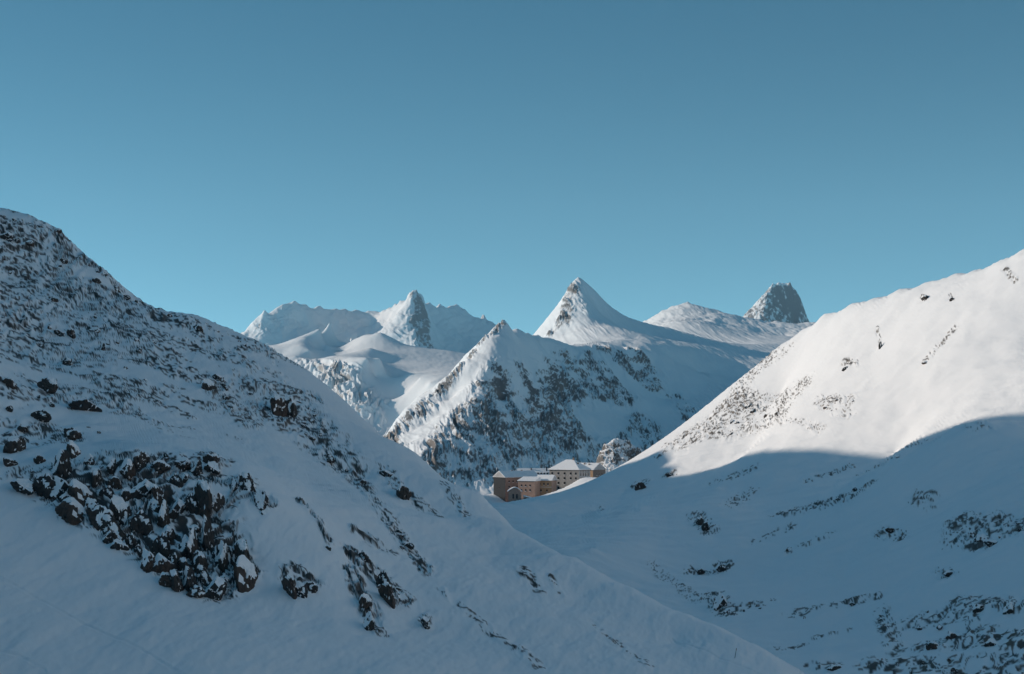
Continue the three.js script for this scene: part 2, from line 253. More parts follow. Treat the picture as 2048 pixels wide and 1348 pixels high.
// ---------------------------------------------------------------- the slopes round and behind the viewpoint
{
  const base = surface([[0, -2.2, 0], [0, -6, -15], [30, -8, -10], [-30, -8, -10], [0, -70, -160], [60, -80, -250], [-60, -75, -250], [0, -88, -340], [100, -85, -340], [-100, -66, -340], [-230, -34, -250], [-280, 26, -300], [-480, 262, -400], [-480, 270, -100], [-480, 260, 200], [-480, 250, 600], [0, 10, 100], [0, 40, 300], [0, 60, 700], [300, -24, -340], [300, 0, -100], [300, 40, 200], [560, 246, -340], [600, 320, -100], [600, 330, 200], [600, 330, 600], [900, 430, -300], [900, 430, 300], [900, 430, 700], [-900, 100, -300], [-900, 100, 600]]);
  const n = 110, g = new THREE.PlaneGeometry(1900, 1060, n, n).rotateX(-Math.PI / 2), p = g.attributes.position, c = new Float32Array(p.count * 3);
  for (let i = 0; i < p.count; i++) { const x = p.getX(i), z = p.getZ(i) + 186, far = smooth(30, 120, Math.hypot(x, z)); p.setXYZ(i, x, base(x, z) + far * 4 * fbm(x / 60, z / 60, 4) - far, z); c.set(SNOW, i * 3); }
  g.computeVertexNormals(); g.setAttribute('color', new THREE.BufferAttribute(c, 3));
  const m = new THREE.Mesh(g, snowMat); m.name = 'near_slopes'; m.castShadow = m.receiveShadow = true; m.userData = { kind: 'structure', label: 'snow slopes round and behind the viewpoint' }; scene.add(m);
}

// ---------------------------------------------------------------- middle massif with the sharp peak
const midPts = [];
const midLines = {
  spur: [[1010, 640, 2500], [1000, 670, 2440], [985, 720, 2350], [960, 780, 2250], [946, 806, 2200], [895, 850, 2120], [830, 912, 2000], [800, 945, 1950]],
  outer: [[985, 666, 2530], [960, 690, 2520], [925, 722, 2480], [900, 745, 2450], [885, 778, 2420], [830, 797, 2380], [790, 840, 2300], [765, 882, 2230], [740, 930, 2180]],
  crest: [[1010, 640, 2500], [1035, 655, 2580], [1060, 665, 2640], [1095, 672, 2750], [1130, 688, 2800], [1200, 700, 2850], [1290, 700, 2950], [1350, 695, 3150], [1420, 690, 3450], [1480, 690, 3700], [1600, 685, 4000], [1700, 690, 4100]],
  hornLeft: [[1157, 553, 3600], [1146, 565, 3610], [1138, 590, 3620], [1130, 612, 3630], [1115, 640, 3640], [1092, 668, 3650]],
  hornFront: [[1157, 553, 3600], [1163, 570, 3560], [1166, 590, 3520], [1170, 612, 3470], [1177, 640, 3400], [1181, 655, 3360]],
  hornRight: [[1157, 553, 3600], [1172, 564, 3605], [1190, 581, 3615], [1220, 612, 3635], [1250, 632, 3660], [1290, 645, 3700], [1340, 660, 3760]],
  dome: [[1285, 645, 4900], [1305, 632, 4900], [1322, 621, 4900], [1350, 613, 4900], [1375, 602, 4900], [1387, 608, 4900], [1400, 616, 4900], [1412, 618, 4900], [1430, 627, 4900], [1460, 632, 4900], [1500, 650, 4900], [1540, 658, 4900], [1600, 656, 4900], [1700, 640, 4900]],
};
for (const k in midLines) for (const p of dense(midLines[k], 22)) {
  const q = at(...p); midPts.push(q);
  if (k === 'outer') midPts.push(drop(q, -20, -60, -160), drop(q, -40, -160, -420));
  if (k === 'hornLeft') midPts.push(drop(q, -30, -90, -110));
  if (k === 'hornRight') midPts.push(drop(q, 10, -90, -160));
  if (k === 'dome') midPts.push(drop(q, 0, -120, -300));
}
for (const x of [-400, 100, 500, 900, 1300, 1800]) midPts.push([x, 60, -5950], [x, 0, -6500]);
for (const p of [[1240, 695, 4300], [1200, 730, 4500], [1245, 705, 4900], [1150, 750, 4600], [1100, 770, 4300], [1180, 760, 5200]]) midPts.push(at(...p));
midPts.push([-420, -230, -2500], [-330, -200, -2200], [-600, -250, -3000], [-350, -250, -3300], [-280, -160, -1900]);
for (const p of [[1000, 800, 2300], [1000, 900, 2080], [1100, 720, 2650], [1100, 780, 2500], [1100, 880, 2250], [1100, 940, 2100], [1200, 780, 2650], [1200, 860, 2440], [1200, 930, 2250], [1290, 740, 2880],
  [1210, 880, 2420], [1260, 840, 2570], [1330, 800, 2770], [1400, 750, 3080], [1480, 706, 3550], [1300, 870, 2450], [1400, 800, 2720], [1440, 760, 2980], [1500, 720, 3350], [1300, 930, 2300], [1450, 880, 2350], [1600, 800, 2700], [1700, 720, 3800],
  [900, 800, 2300], [850, 850, 2220], [800, 900, 2110], [850, 960, 1930], [950, 960, 1950], [1000, 960, 1960], [1100, 985, 1980], [1200, 985, 2080], [1350, 985, 2150], [700, 980, 2050], [950, 1040, 1750], [1200, 1040, 1800], [1500, 1000, 2000],
  [1130, 668, 3380], [1150, 664, 3330], [1180, 657, 3320], [1215, 652, 3320], [1290, 668, 3280], [1150, 688, 2980], [1210, 690, 2980], [1185, 600, 3560], [1200, 628, 3540], [1230, 648, 3550], [1260, 664, 3550], [1300, 674, 3600], [1230, 657, 3440], [1320, 680, 3300],
  [1350, 640, 4500], [1400, 648, 4400], [1450, 655, 4500], [1500, 672, 4300], [1560, 672, 4500]]) midPts.push(at(...p));
const midBase = surface(midPts);
const midRock = zones(midBase, [
  [865, 920, 955, 820, 36, 0.9], [890, 930, 960, 860, 44, 1], [900, 950, 1010, 950, 26, 0.9], [960, 930, 1050, 850, 50, 0.75], [970, 830, 1060, 760, 46, 0.65], [1040, 930, 1090, 800, 40, 0.65], [1090, 930, 1140, 850, 40, 0.8], [1080, 740, 1120, 700, 24, 0.4], [1120, 800, 1160, 730, 34, 0.75], [1150, 780, 1230, 790, 34, 0.9], [1190, 720, 1240, 790, 24, 0.95], [1220, 705, 1300, 765, 28, 1], [1270, 700, 1300, 745, 18, 1], [1130, 840, 1190, 930, 40, 0.8], [1195, 930, 1300, 850, 30, 0.75], [1280, 840, 1310, 910, 18, 0.9], [1350, 795, 1385, 845, 14, 0.9], [1380, 830, 1450, 780, 28, 0.5], [1300, 880, 1400, 850, 30, 0.55],
  [775, 885, 850, 815, 22, 0.8], [850, 800, 900, 760, 14, 0.8], [900, 760, 940, 715, 12, 0.85], [940, 715, 1005, 645, 9, 0.85], [770, 890, 800, 905, 18, 0.9], [880, 850, 960, 770, 14, 0.45], [950, 770, 990, 730, 16, 0.5],
  [1144, 575, 1128, 640, 14, 0.9], [1160, 585, 1172, 625, 7, 0.5], [1125, 640, 1100, 668, 8, 0.7]], 1500, 4600);
function midDetail(x, y, z, nx, ny, nz, rock, v) {
  const s0 = x + 0.45 * y, R = z < -1700 ? midRock(x, y, z) * (0.84 + 0.34 * N2(s0 / 34 + 4, y / 150) + 0.34 * N2(x / 55, y / 20)) : 0; rock[v] = clamp(R);
  const horn = smooth(-3150, -3300, z);
  let d = 6 * fbm(x / 150, z / 220, 3) * (1 - 0.85 * horn) + 2.4 * fbm((x * 0.85 - z * 0.25) / 40, (z * 0.9 + x * 0.3) / 130, 3) * (1 - 0.6 * horn) + 0.4 * fbm(x / 8, z / 14, 2) + horn * (1.0 * ridged(x / 30 + y / 60, y / 80, 2) + smooth(-4300, -4600, z) * 7 * fbm(x / 110, z / 130, 4));
  if (R > 0.02) {
    const s = x + 0.45 * y + 6 * N2(x / 40, y / 40);               // ribs and runnels lean down the face
    d += R * (7 * ridged(s / 26, y / 90, 3) + 3.2 * ridged(s / 9, y / 26, 2) + 1.6 * fbm(x / 5, y / 8, 2)) * mix(1, 1.6, horn);
  }
  return d;
}
const midTone = [0.095, 0.094, 0.096], midTone2 = [0.17, 0.14, 0.12];
function midColour(out, x, y, z, nx, ny, nz, R, ny0) {
  const s = x + 0.45 * y + 6 * N2(x / 40, y / 40);
  const j = 0.46 * N2(s / 4.6, y / 15) + 0.42 * N2(x / 3, y / 4.5) + 0.22 * N2(s / 18, y / 60);   // blown snow lodged in the rock
  const T = mix(0.16, 0.79, smooth(0.0, 0.85, R)) + 0.44 * R * j + 0.05 * j;
  const k = 1 - smooth(T - 0.09, T + 0.07, ny), b = smooth(-0.2, 0.7, N2(x / 60, y / 50));
  ground(out, k * 0.93, [0, 1, 2].map((i) => mix(midTone[i], midTone2[i], b)), x, z);
}
terrain('middle_mountain', { base: midBase, detail: midDetail, colour: midColour, cols: columns([[300, 720, 20], [720, 1720, 1.8], [1720, 2300, 40]]), D0: 1600, D1: 5900, rows: 430, material: snowMat, label: 'snow and rock mountain with a sharp horn behind the stone buildings', back: 0.2 });

// ---------------------------------------------------------------- glacier domes behind, on the left
const icePts = [];
const iceLines = {
  a: [[660, 641, 5600], [640, 655, 5500], [615, 675, 5400], [600, 690, 5300], [590, 712, 5100]],
  b: [[700, 682, 5500], [730, 668, 5450], [760, 665, 5400], [790, 680, 5380], [810, 690, 5400], [860, 697, 5500], [880, 710, 5550], [905, 725, 5650], [950, 745, 5800]],
  lip: [[560, 712, 5250], [600, 716, 5150], [640, 719, 5000], [700, 716, 4800], [735, 716, 4720], [760, 714, 4760], [775, 728, 5000], [800, 738, 4850], [840, 754, 4560], [880, 772, 4350]],
};
for (const k in iceLines) for (const p of dense(iceLines[k], 22)) { const q = at(...p); icePts.push(q); if (k === 'a') icePts.push(drop(q, 70, -60, -120), drop(q, 60, -200, -600)); if (k === 'b') icePts.push(drop(q, 20, -110, -260), drop(q, 20, -300, -900)); }
for (const p of [[668, 668, 5600], [672, 690, 5560], [650, 690, 5420], [620, 700, 5250], [685, 705, 5400], [740, 695, 5080], [770, 705, 5150], [560, 690, 5400], [480, 690, 5400], [750, 755, 4720], [780, 765, 4780], [720, 800, 4480], [760, 820, 4480], [800, 800, 4600], [800, 850, 4420], [840, 810, 4420], [880, 830, 4250], [640, 760, 4850], [590, 740, 5000], [700, 800, 4500], [740, 880, 4200], [820, 900, 4250], [650, 850, 4450], [500, 800, 4700], [950, 850, 4300], [760, 960, 4000]]) icePts.push(at(...p));
const iceBase = surface(icePts);
const iceRock = zones(iceBase, [[610, 730, 700, 750, 18, 0.9], [640, 760, 740, 800, 26, 0.8], [690, 780, 740, 870, 24, 0.6], [740, 800, 760, 840, 8, 0.6]], 3900, 6000);
terrain('glacier_mountain', {
  base: iceBase, cols: columns([[300, 470, 12], [470, 1000, 1.9], [1000, 1500, 40]]), D0: 3900, D1: 7000, rows: 260, material: snowMat, label: 'rounded snow domes above a fluted cliff, behind the left slope', back: 0.2,
  detail: (x, y, z, nx, ny, nz, rock, v) => { const R = iceRock(x, y, z); rock[v] = R; return 3 * fbm(x / 260, z / 420, 2) + 0.8 * fbm(x / 40, z / 90, 2) + R * (24 * ridged(x / 58 + 0.7 * N2(x / 150, y / 60), y / 260, 3) + 8 * fbm(x / 16, y / 40, 2)); },
  colour: (out, x, y, z, nx, ny, nz, R) => { const T = mix(0.1, 0.5, R) + 0.1 * N2(x / 20, z / 50); ground(out, 0.7 * (1 - smooth(T - 0.08, T + 0.06, ny)), [0.17, 0.14, 0.12], x, z); },
});

// ---------------------------------------------------------------- far massif on the left
const farPts = [];
const farLines = {
  sky: [[440, 680, 9000], [480, 670, 9000], [505, 645, 9000], [530, 619, 9000], [538, 628, 9050], [548, 620, 9100], [570, 608, 9150], [590, 601, 9220], [610, 607, 9300], [626, 617, 9400], [640, 611, 9420], [652, 617, 9480], [690, 617, 9650], [710, 620, 9750], [740, 625, 9850], [757, 622, 9800], [780, 615, 9600], [800, 600, 9420], [818, 586, 9260], [830, 578, 9150], [845, 590, 9300], [860, 604, 9480], [880, 608, 9600], [900, 612, 9700], [915, 608, 9750], [925, 622, 9800], [940, 640, 9850], [955, 650, 9900], [962, 640, 9900], [966, 631, 9900], [972, 645, 9920], [982, 658, 9950], [1050, 672, 9980]],
  front: [[830, 578, 9150], [826, 595, 9080], [820, 615, 9000], [815, 640, 8880], [820, 665, 8760], [835, 690, 8640], [850, 710, 8560]],
  leftspur: [[538, 628, 9050], [540, 645, 8960], [538, 665, 8880]],
};
for (const k in farLines) for (const p of dense(farLines[k], 16)) { const q = at(...p); farPts.push(q); if (k === 'sky') farPts.push(drop(q, 0, -220, -420)); }
for (const p of [[500, 668, 8900], [560, 650, 9000], [600, 650, 9120], [650, 655, 9320], [700, 655, 9520], [740, 660, 9650], [560, 690, 8800], [640, 690, 9000], [700, 690, 9250], [770, 650, 9450], [780, 685, 9200], [860, 650, 9330], [880, 690, 9150], [920, 670, 9550], [960, 690, 9500], [900, 740, 8900], [780, 720, 8600], [600, 730, 8500], [460, 720, 8500], [1040, 720, 9200]]) farPts.push(at(...p));
const farBase = surface(farPts);
const farRock = zones(farBase, [[832, 590, 850, 640, 14, 1], [838, 640, 860, 695, 20, 1], [852, 605, 872, 690, 14, 0.9], [826, 640, 836, 690, 10, 0.8], [515, 655, 535, 660, 9, 0.7], [552, 640, 560, 660, 8, 0.5], [966, 635, 966, 645, 5, 0.8]], 8200, 10000);
terrain('far_massif', {
  base: farBase, cols: columns([[200, 440, 20], [440, 1060, 1.9], [1060, 1400, 40]]), D0: 8300, D1: 10600, rows: 200, material: snowMat, label: 'distant white massif with a pointed rocky summit on the left skyline', back: 0.2,
  detail: (x, y, z, nx, ny, nz, rock, v) => { const R = farRock(x, y, z); rock[v] = R; return 13 * fbm(x / 130, y / 150, 4) + 9 * ridged(x / 105 + 0.6 * N2(x / 300, y / 110), y / 160, 3) * smooth(0.95, 0.7, ny) + R * (16 * ridged(x / 60, z / 130, 3) + 10 * fbm(x / 24, z / 50, 2)); },
  colour: (out, x, y, z, nx, ny, nz, R) => { const T = mix(0.05, 0.68, R) + 0.14 * N2(x / 40, z / 90); ground(out, 0.85 * (1 - smooth(T - 0.08, T + 0.06, ny)), [0.12, 0.115, 0.115], x, z); },
});

// ---------------------------------------------------------------- far rock tower on the right
const towPts = [];
const towLines = { sky: [[1440, 672, 7000], [1470, 655, 7000], [1485, 640, 7000], [1500, 621, 7000], [1520, 600, 7000], [1536, 578, 7000], [1545, 568, 7000], [1560, 569, 7000], [1580, 566, 7000], [1592, 582, 7000], [1605, 606, 7000], [1615, 640, 7000], [1630, 668, 7000], [1680, 690, 7000]], rib: [[1545, 568, 7000], [1535, 590, 6950], [1530, 610, 6915], [1524, 632, 6880], [1518, 652, 6840]] };
for (const k in towLines) for (const p of dense(towLines[k], 14)) { const q = at(...p); towPts.push(q); if (k === 'sky') towPts.push(drop(q, 0, -200, -130)); }
for (const p of [[1500, 660, 6870], [1560, 620, 6960], [1590, 650, 6960], [1560, 660, 6880], [1500, 700, 6700], [1600, 700, 6750], [1700, 720, 6800], [1420, 700, 6800]]) towPts.push(at(...p));
const towBase = surface(towPts);
terrain('far_rock_tower', {
  base: towBase, cols: columns([[1400, 1470, 8], [1470, 1650, 1.6], [1650, 1800, 20]]), D0: 6650, D1: 7400, rows: 190, material: snowMat, label: 'dark blunt rock tower on the skyline above the right slope', back: 0.2,
  detail: (x, y, z) => 12 * fbm(x / 70, z / 60, 3) + 7 * ridged(x / 24, z / 40, 2),
  colour: (out, x, y, z, nx, ny, nz) => { const T = 0.50 + 0.2 * N2(x / 40, y / 60) + 0.16 * N2(x / 14, y / 26); ground(out, 0.92 * (1 - smooth(T - 0.08, T + 0.08, ny)), [0.19, 0.19, 0.195], x, z); },
});

// ---------------------------------------------------------------- rocky knoll beside the buildings
const knollPts = [];
for (const p of dense([[1170, 975, 1500], [1185, 945, 1500], [1197, 908, 1500], [1207, 890, 1500], [1235, 877, 1505], [1260, 885, 1510], [1285, 905, 1515], [1325, 935, 1520], [1380, 990, 1520]], 14)) { const q = at(...p); knollPts.push(q, drop(q, 4, -14, -16), drop(q, 6, -45, -60)); }
for (const p of [[1205, 935, 1472], [1235, 905, 1488], [1240, 935, 1470], [1280, 935, 1480], [1240, 965, 1445], [1180, 985, 1450], [1320, 975, 1470], [1240, 1010, 1410]]) knollPts.push(at(...p));
const knollBase = surface(knollPts);
terrain('rocky_knoll', {
  base: knollBase, cols: columns([[1150, 1185, 4], [1185, 1320, 1.3], [1320, 1400, 6]]), D0: 1400, D1: 1600, rows: 110, material: snowMat, label: 'small sunlit knoll of snow and broken rock right of the buildings', flat: 10,
  detail: (x, y, z, nx, ny, nz, rock, v) => { const R = 0.35 + 0.65 * smooth(-0.4, 0.5, N2(x / 16, y / 12) + 0.02 * (x - 118)); rock[v] = R; return 2.2 * fbm(x / 14, y / 11, 2) + R * (2.4 * ridged(x / 8, y / 6, 3) + 1.5 * fbm(x / 3, y / 2.6, 2)); },
  colour: (out, x, y, z, nx, ny, nz, R) => { const T = mix(0.42, 0.80, R) + 0.2 * N2(x / 2.4, y / 2); ground(out, 0.93 * (1 - smooth(T - 0.08, T + 0.06, ny)), [0.085, 0.075, 0.066], x, z); },
});

// ---------------------------------------------------------------- single rocks standing out of the snow
const rnd = prng(77);
function rockShape(seed, tone) {                                // a block cut by random joint planes, snow lying on the planes that face up
  const r = prng(seed), planes = [];
  for (let i = 0; i < 10; i++) { const u = r() * 1.7 - 0.85, a = r() * Math.PI * 2, k = Math.sqrt(1 - u * u); planes.push([k * Math.cos(a), u, k * Math.sin(a), 0.5 + 0.42 * r()]); }
  const g = new THREE.IcosahedronGeometry(1, 7), p = g.attributes.position, which = [], lodged = [];
  for (let i = 0; i < p.count; i++) {
    let x = p.getX(i), y = p.getY(i), z = p.getZ(i), d = 1.2, w = -1;
    for (const [n, [a, b, c, e]] of planes.entries()) { const k = a * x + b * y + c * z; if (k > 0.01 && e / k < d) { d = e / k; w = n; } }
    which.push(w < 0 ? y : planes[w][1]);
    const crack = Math.abs(N3(x * 1.7 + seed, y * 0.8, z * 1.7)), crack2 = Math.abs(N3(x * 3.1, y * 2 + seed, z * 3.1));
    d *= 1 + 0.07 * N3(x * 2.5 + seed, y * 2.5, z * 2.5) - 0.16 * (1 - smooth(0, 0.14, crack)) - 0.07 * (1 - smooth(0, 0.12, crack2));
    lodged.push(crack);
    p.setXYZ(i, x * d, y * d, z * d);
  }
  g.computeVertexNormals();
  const c = new Float32Array(p.count * 3);
  for (let i = 0; i < p.count; i += 3) {
    let mx = 0, my = 0, mz = 0; for (let k = 0; k < 3; k++) { mx += p.getX(i + k) / 3; my += p.getY(i + k) / 3; mz += p.getZ(i + k) / 3; }
    const snow = (which[i] + which[i + 1] + which[i + 2]) / 3 > 0.48 + 0.3 * N3(mx * 1.3, my * 1.3 + seed, mz * 1.3) || lodged[i] < 0.035, v = 0.75 + 0.5 * (0.5 + 0.5 * N3(mx * 3, my * 3, mz * 3 + seed));
    for (let k = 0; k < 3; k++) for (let q = 0; q < 3; q++) c[(i + k) * 3 + q] = snow ? SNOW[q] : tone[q] * v;
  }
  g.setAttribute('color', new THREE.BufferAttribute(c, 3));
  return g;
}
const rockMat = new THREE.MeshStandardMaterial({ vertexColors: true, roughness: 0.9 }); rockMat.name = 'bare_rock';
const shapes = Array.from({ length: 14 }, (_, i) => rockShape(100 + i, [[0.036, 0.034, 0.032], [0.05, 0.042, 0.036], [0.062, 0.045, 0.036]][i % 3]));
let rockCount = 0;
function rock(parent, base, D0, D1, px, py, w, h, lean = -0.25) {
  const c = hit(base, px, py + h * 0.3, D0, D1); if (!c) return;
  const s = -c[2] / F, m = new THREE.Mesh(shapes[Math.floor(rnd() * shapes.length)], rockMat);
  m.name = 'rock_' + String(++rockCount).padStart(3, '0'); m.castShadow = m.receiveShadow = true;
  m.position.set(c[0], c[1] + h * s * 0.06, c[2]);
  m.scale.set(w * s * 0.58, h * s * 0.68, (w + h) * s * 0.32);
  m.rotation.set(0.25 * (rnd() - 0.6), (rnd() - 0.5) * 1.2, lean * rnd() * (h > w ? -1.4 : 1)); m.rotation.order = 'ZYX';
  parent.add(m);
}
const leftRocks = [[19, 767, 28, 20], [97, 771, 32, 26], [169, 809, 48, 28], [78, 828, 32, 18], [47, 857, 22, 9], [141, 867, 30, 20], [31, 892, 44, 30], [19, 923, 30, 14], [76, 918, 20, 22], [125, 929, 46, 50], [150, 901, 20, 35], [50, 970, 42, 24], [88, 967, 40, 40], [119, 976, 40, 40], [166, 986, 36, 50], [147, 1020, 50, 40], [175, 920, 18, 24], [225, 932, 20, 26], [250, 935, 26, 34], [281, 920, 24, 26], [319, 929, 30, 20], [359, 923, 28, 20], [394, 935, 26, 26], [422, 920, 30, 24], [428, 935, 26, 24], [231, 963, 22, 18], [194, 957, 18, 30], [281, 979, 40, 36], [319, 988, 22, 40], [328, 1029, 28, 50], [353, 1017, 26, 34], [381, 1007, 20, 40], [409, 998, 30, 60], [437, 1004, 16, 34], [469, 970, 14, 24], [492, 967, 30, 34], [525, 1001, 30, 40], [531, 1028, 10, 16], [200, 1039, 40, 44], [225, 1057, 34, 44], [244, 1020, 26, 60], [275, 1045, 36, 44], [331, 1067, 26, 28], [372, 1085, 24, 34], [416, 1067, 30, 60], [387, 1089, 20, 60], [366, 1098, 26, 26], [397, 1120, 24, 30], [319, 1089, 28, 44], [275, 1100, 14, 22], [297, 1117, 26, 44], [319, 1123, 34, 34], [441, 1110, 24, 46], [487, 1107, 30, 44], [462, 1110, 16, 30], [336, 1156, 24, 24], [355, 1160, 22, 34], [380, 1156, 34, 40], [406, 1150, 24, 30], [428, 1175, 34, 36], [437, 1188, 18, 14], [390, 1180, 28, 14], [445, 1160, 22, 18], [494, 1147, 30, 60], [447, 1116, 20, 50], [472, 1144, 10, 20], [581, 1169, 24, 40], [600, 1175, 26, 30], [620, 1172, 20, 16], [764, 1160, 22, 40], [775, 1185, 24, 40], [727, 1116, 20, 30], [852, 1243, 14, 22], [656, 1097, 10, 10], [803, 982, 26, 34], [775, 948, 24, 16], [558, 809, 30, 40], [580, 815, 18, 34], [418, 770, 14, 28], [395, 657, 14, 14], [190, 560, 16, 12], [185, 660, 20, 14], [205, 695, 14, 16], [120, 665, 18, 12], [143, 666, 14, 18], [12, 470, 24, 14], [232, 578, 12, 9], [250, 592, 14, 7], [110, 460, 20, 8], [740, 1240, 16, 30], [730, 1200, 16, 26], [420, 1010, 14, 26], [305, 1010, 18, 30], [262, 1080, 20, 30], [180, 1010, 24, 30], [350, 960, 20, 24], [370, 955, 16, 16], [130, 995, 30, 24], [210, 985, 24, 26], [255, 985, 20, 22], [345, 1120, 22, 30], [370, 1130, 20, 24], [240, 1090, 26, 26], [215, 1075, 26, 24]];
for (const [x, y, w, h] of leftRocks) rock(leftMountain, leftBase, 300, 900, x, y, w * 1.12, h * 1.15);
const band = [[40, 960, 240, 945, 26], [150, 1000, 280, 1080, 26], [230, 930, 440, 920, 18], [300, 980, 430, 1060, 40], [300, 1080, 440, 1170, 30], [440, 1080, 500, 1150, 16], [20, 780, 180, 870, 40], [520, 790, 640, 850, 24], [620, 870, 690, 930, 22], [720, 970, 840, 1120, 10], [690, 1110, 790, 1190, 14], [20, 620, 250, 640, 60], [240, 670, 310, 700, 22], [0, 490, 130, 540, 36], [60, 700, 300, 730, 36], [420, 750, 500, 840, 18], [500, 785, 640, 840, 18]];
for (const [x, y] of dense(leftSky.slice(0, 13), 17)) if (rnd() < 0.72 && Math.abs(x - 292) > 22) rock(leftMountain, leftBase, 300, 900, x + 6 * (rnd() - 0.5), y + 9 + 6 * rnd(), 6 + 9 * rnd(), 4 + 4 * rnd());
for (let i = 0; i < 130; i++) { const [x1, y1, x2, y2, w] = band[i % band.length], t = rnd(), z = 5 + 11 * rnd() * rnd(); rock(leftMountain, leftBase, 300, 900, mix(x1, x2, t) + (rnd() - 0.5) * 2 * w, mix(y1, y2, t) + (rnd() - 0.5) * 2 * w, z * (0.9 + 0.9 * rnd()), z * (0.6 + 0.7 * rnd())); }
rockCount = 0;
for (const a of [[1440, 1205, 30, 36], [1452, 1228, 16, 12], [1280, 970, 20, 14], [1665, 1335, 30, 16], [1410, 1050, 14, 24], [1398, 1040, 14, 20], [1580, 1098, 16, 8], [1848, 594, 14, 12], [1903, 598, 9, 6], [1760, 690, 6, 20], [1690, 738, 14, 14], [1850, 724, 12, 5], [1440, 1135, 18, 14], [1400, 1140, 14, 14], [1645, 621, 4, 4], [1962, 1075, 22, 18], [1985, 1085, 24, 14], [1945, 1070, 14, 12], [1895, 1145, 22, 12], [1780, 1060, 18, 10], [1335, 948, 14, 7], [1655, 1068, 10, 8], [1870, 1290, 26, 16], [1900, 1270, 20, 20], [1985, 1285, 26, 20], [2020, 1215, 24, 22], [1955, 1215, 22, 18]]) rock(rightMountain, rightBase, 350, 1300, ...a, 0.25);
const rband = [[1900, 1090, 2040, 1040, 24], [1840, 1250, 1960, 1220, 26], [1960, 1270, 2046, 1290, 26], [1760, 1330, 1920, 1330, 18], [1560, 1030, 1740, 970, 12], [1430, 1200, 1540, 1215, 14], [1580, 1235, 1740, 1190, 10], [1510, 840, 1580, 800, 16], [1450, 870, 1500, 820, 16], [1640, 820, 1700, 800, 10], [1760, 1230, 1790, 1300, 12]];
for (let i = 0; i < 60; i++) { const [x1, y1, x2, y2, w] = rband[i % rband.length], t = rnd(), z = 4 + 8 * rnd() * rnd(); rock(rightMountain, rightBase, 350, 1300, mix(x1, x2, t) + (rnd() - 0.5) * 2 * w, mix(y1, y2, t) + (rnd() - 0.5) * 2 * w, z * (0.9 + 0.7 * rnd()), z * (0.7 + 0.6 * rnd()), 0.25); }

// ---------------------------------------------------------------- the stone buildings on the pass
const grain = (() => {                                          // mottled plaster, uv in metres over 8 m
  const n = 256, d = new Uint8Array(n * n * 4), r = prng(5), f = (x, y, s) => { const a = 2 * Math.PI / n; return N3(Math.cos(x * a) * s, Math.sin(x * a) * s + 9 * Math.cos(y * a) * s * 0.3, Math.sin(y * a) * s); };
  for (let y = 0; y < n; y++) for (let x = 0; x < n; x++) { const v = 205 + 26 * f(x, y, 2) + 16 * f(x, y, 6) + 16 * (r() - 0.5); for (let i = 0; i < 3; i++) d[(y * n + x) * 4 + i] = clamp(v, 0, 255); d[(y * n + x) * 4 + 3] = 255; }
  const t = new THREE.DataTexture(d, n, n); t.colorSpace = THREE.SRGBColorSpace; t.wrapS = t.wrapT = THREE.RepeatWrapping; t.magFilter = THREE.LinearFilter; t.repeat.set(0.125, 0.125); t.needsUpdate = true; return t;
})();
const paint = (name, r, g, b, rough = 0.9) => { const m = new THREE.MeshStandardMaterial({ color: new THREE.Color().setRGB(r, g, b), roughness: rough, map: grain }); m.name = name; return m; };
const plain = (name, r, g, b, rough = 0.8) => { const m = new THREE.MeshStandardMaterial({ color: new THREE.Color().setRGB(r, g, b), roughness: rough }); m.name = name; return m; };
const PINK = paint('pink_plaster', 0.66, 0.45, 0.36), OCHRE = paint('ochre_plaster', 0.74, 0.47, 0.28), STONE = paint('grey_stone', 0.56, 0.53, 0.50), SLATE = paint('slate_cladding', 0.045, 0.052, 0.058), BROWN = paint('brown_stone', 0.34, 0.28, 0.24);
const ROOFSNOW = plain('roof_snow', ...SNOW, 0.95), GLASS = plain('dark_glass', 0.015, 0.018, 0.022, 0.15), TRIM = plain('pale_trim', 0.66, 0.62, 0.58), DARK = plain('dark_metal', 0.03, 0.03, 0.032, 0.6), EAVE = plain('eave_board', 0.09, 0.08, 0.075);
function solid(name, parent, mat, faces) {                      // closed faces given as corner lists; uv in metres
  const pos = [], uv = [], a = new THREE.Vector3(), b = new THREE.Vector3(), n = new THREE.Vector3();
  for (const f of faces) {
    const v = f.map((p) => new THREE.Vector3(...p)); n.crossVectors(a.subVectors(v[1], v[0]), b.subVectors(v[2], v[0])).normalize();
    const side = Math.abs(n.y) > 0.8 ? (p) => [p.x, p.z] : Math.abs(n.x) > Math.abs(n.z) ? (p) => [p.z, p.y] : (p) => [p.x, p.y];
    for (let i = 1; i + 1 < v.length; i++) for (const p of [v[0], v[i], v[i + 1]]) { pos.push(p.x, p.y, p.z); uv.push(...side(p)); }
  }
  const g = new THREE.BufferGeometry(); g.setAttribute('position', new THREE.Float32BufferAttribute(pos, 3)); g.setAttribute('uv', new THREE.Float32BufferAttribute(uv, 2)); g.computeVertexNormals();
  const m = new THREE.Mesh(g, mat); m.name = name; m.castShadow = m.receiveShadow = true; parent.add(m); return m;
}
const boxFaces = (x0, x1, y0, y1, z0, z1) => [[[x0, y0, z1], [x1, y0, z1], [x1, y1, z1], [x0, y1, z1]], [[x1, y0, z0], [x0, y0, z0], [x0, y1, z0], [x1, y1, z0]], [[x1, y0, z1], [x1, y0, z0], [x1, y1, z0], [x1, y1, z1]], [[x0, y0, z0], [x0, y0, z1], [x0, y1, z1], [x0, y1, z0]], [[x0, y1, z1], [x1, y1, z1], [x1, y1, z0], [x0, y1, z0]], [[x0, y0, z0], [x1, y0, z0], [x1, y0, z1], [x0, y0, z1]]];
const box = (name, parent, mat, ...r) => solid(name, parent, mat, boxFaces(...r));
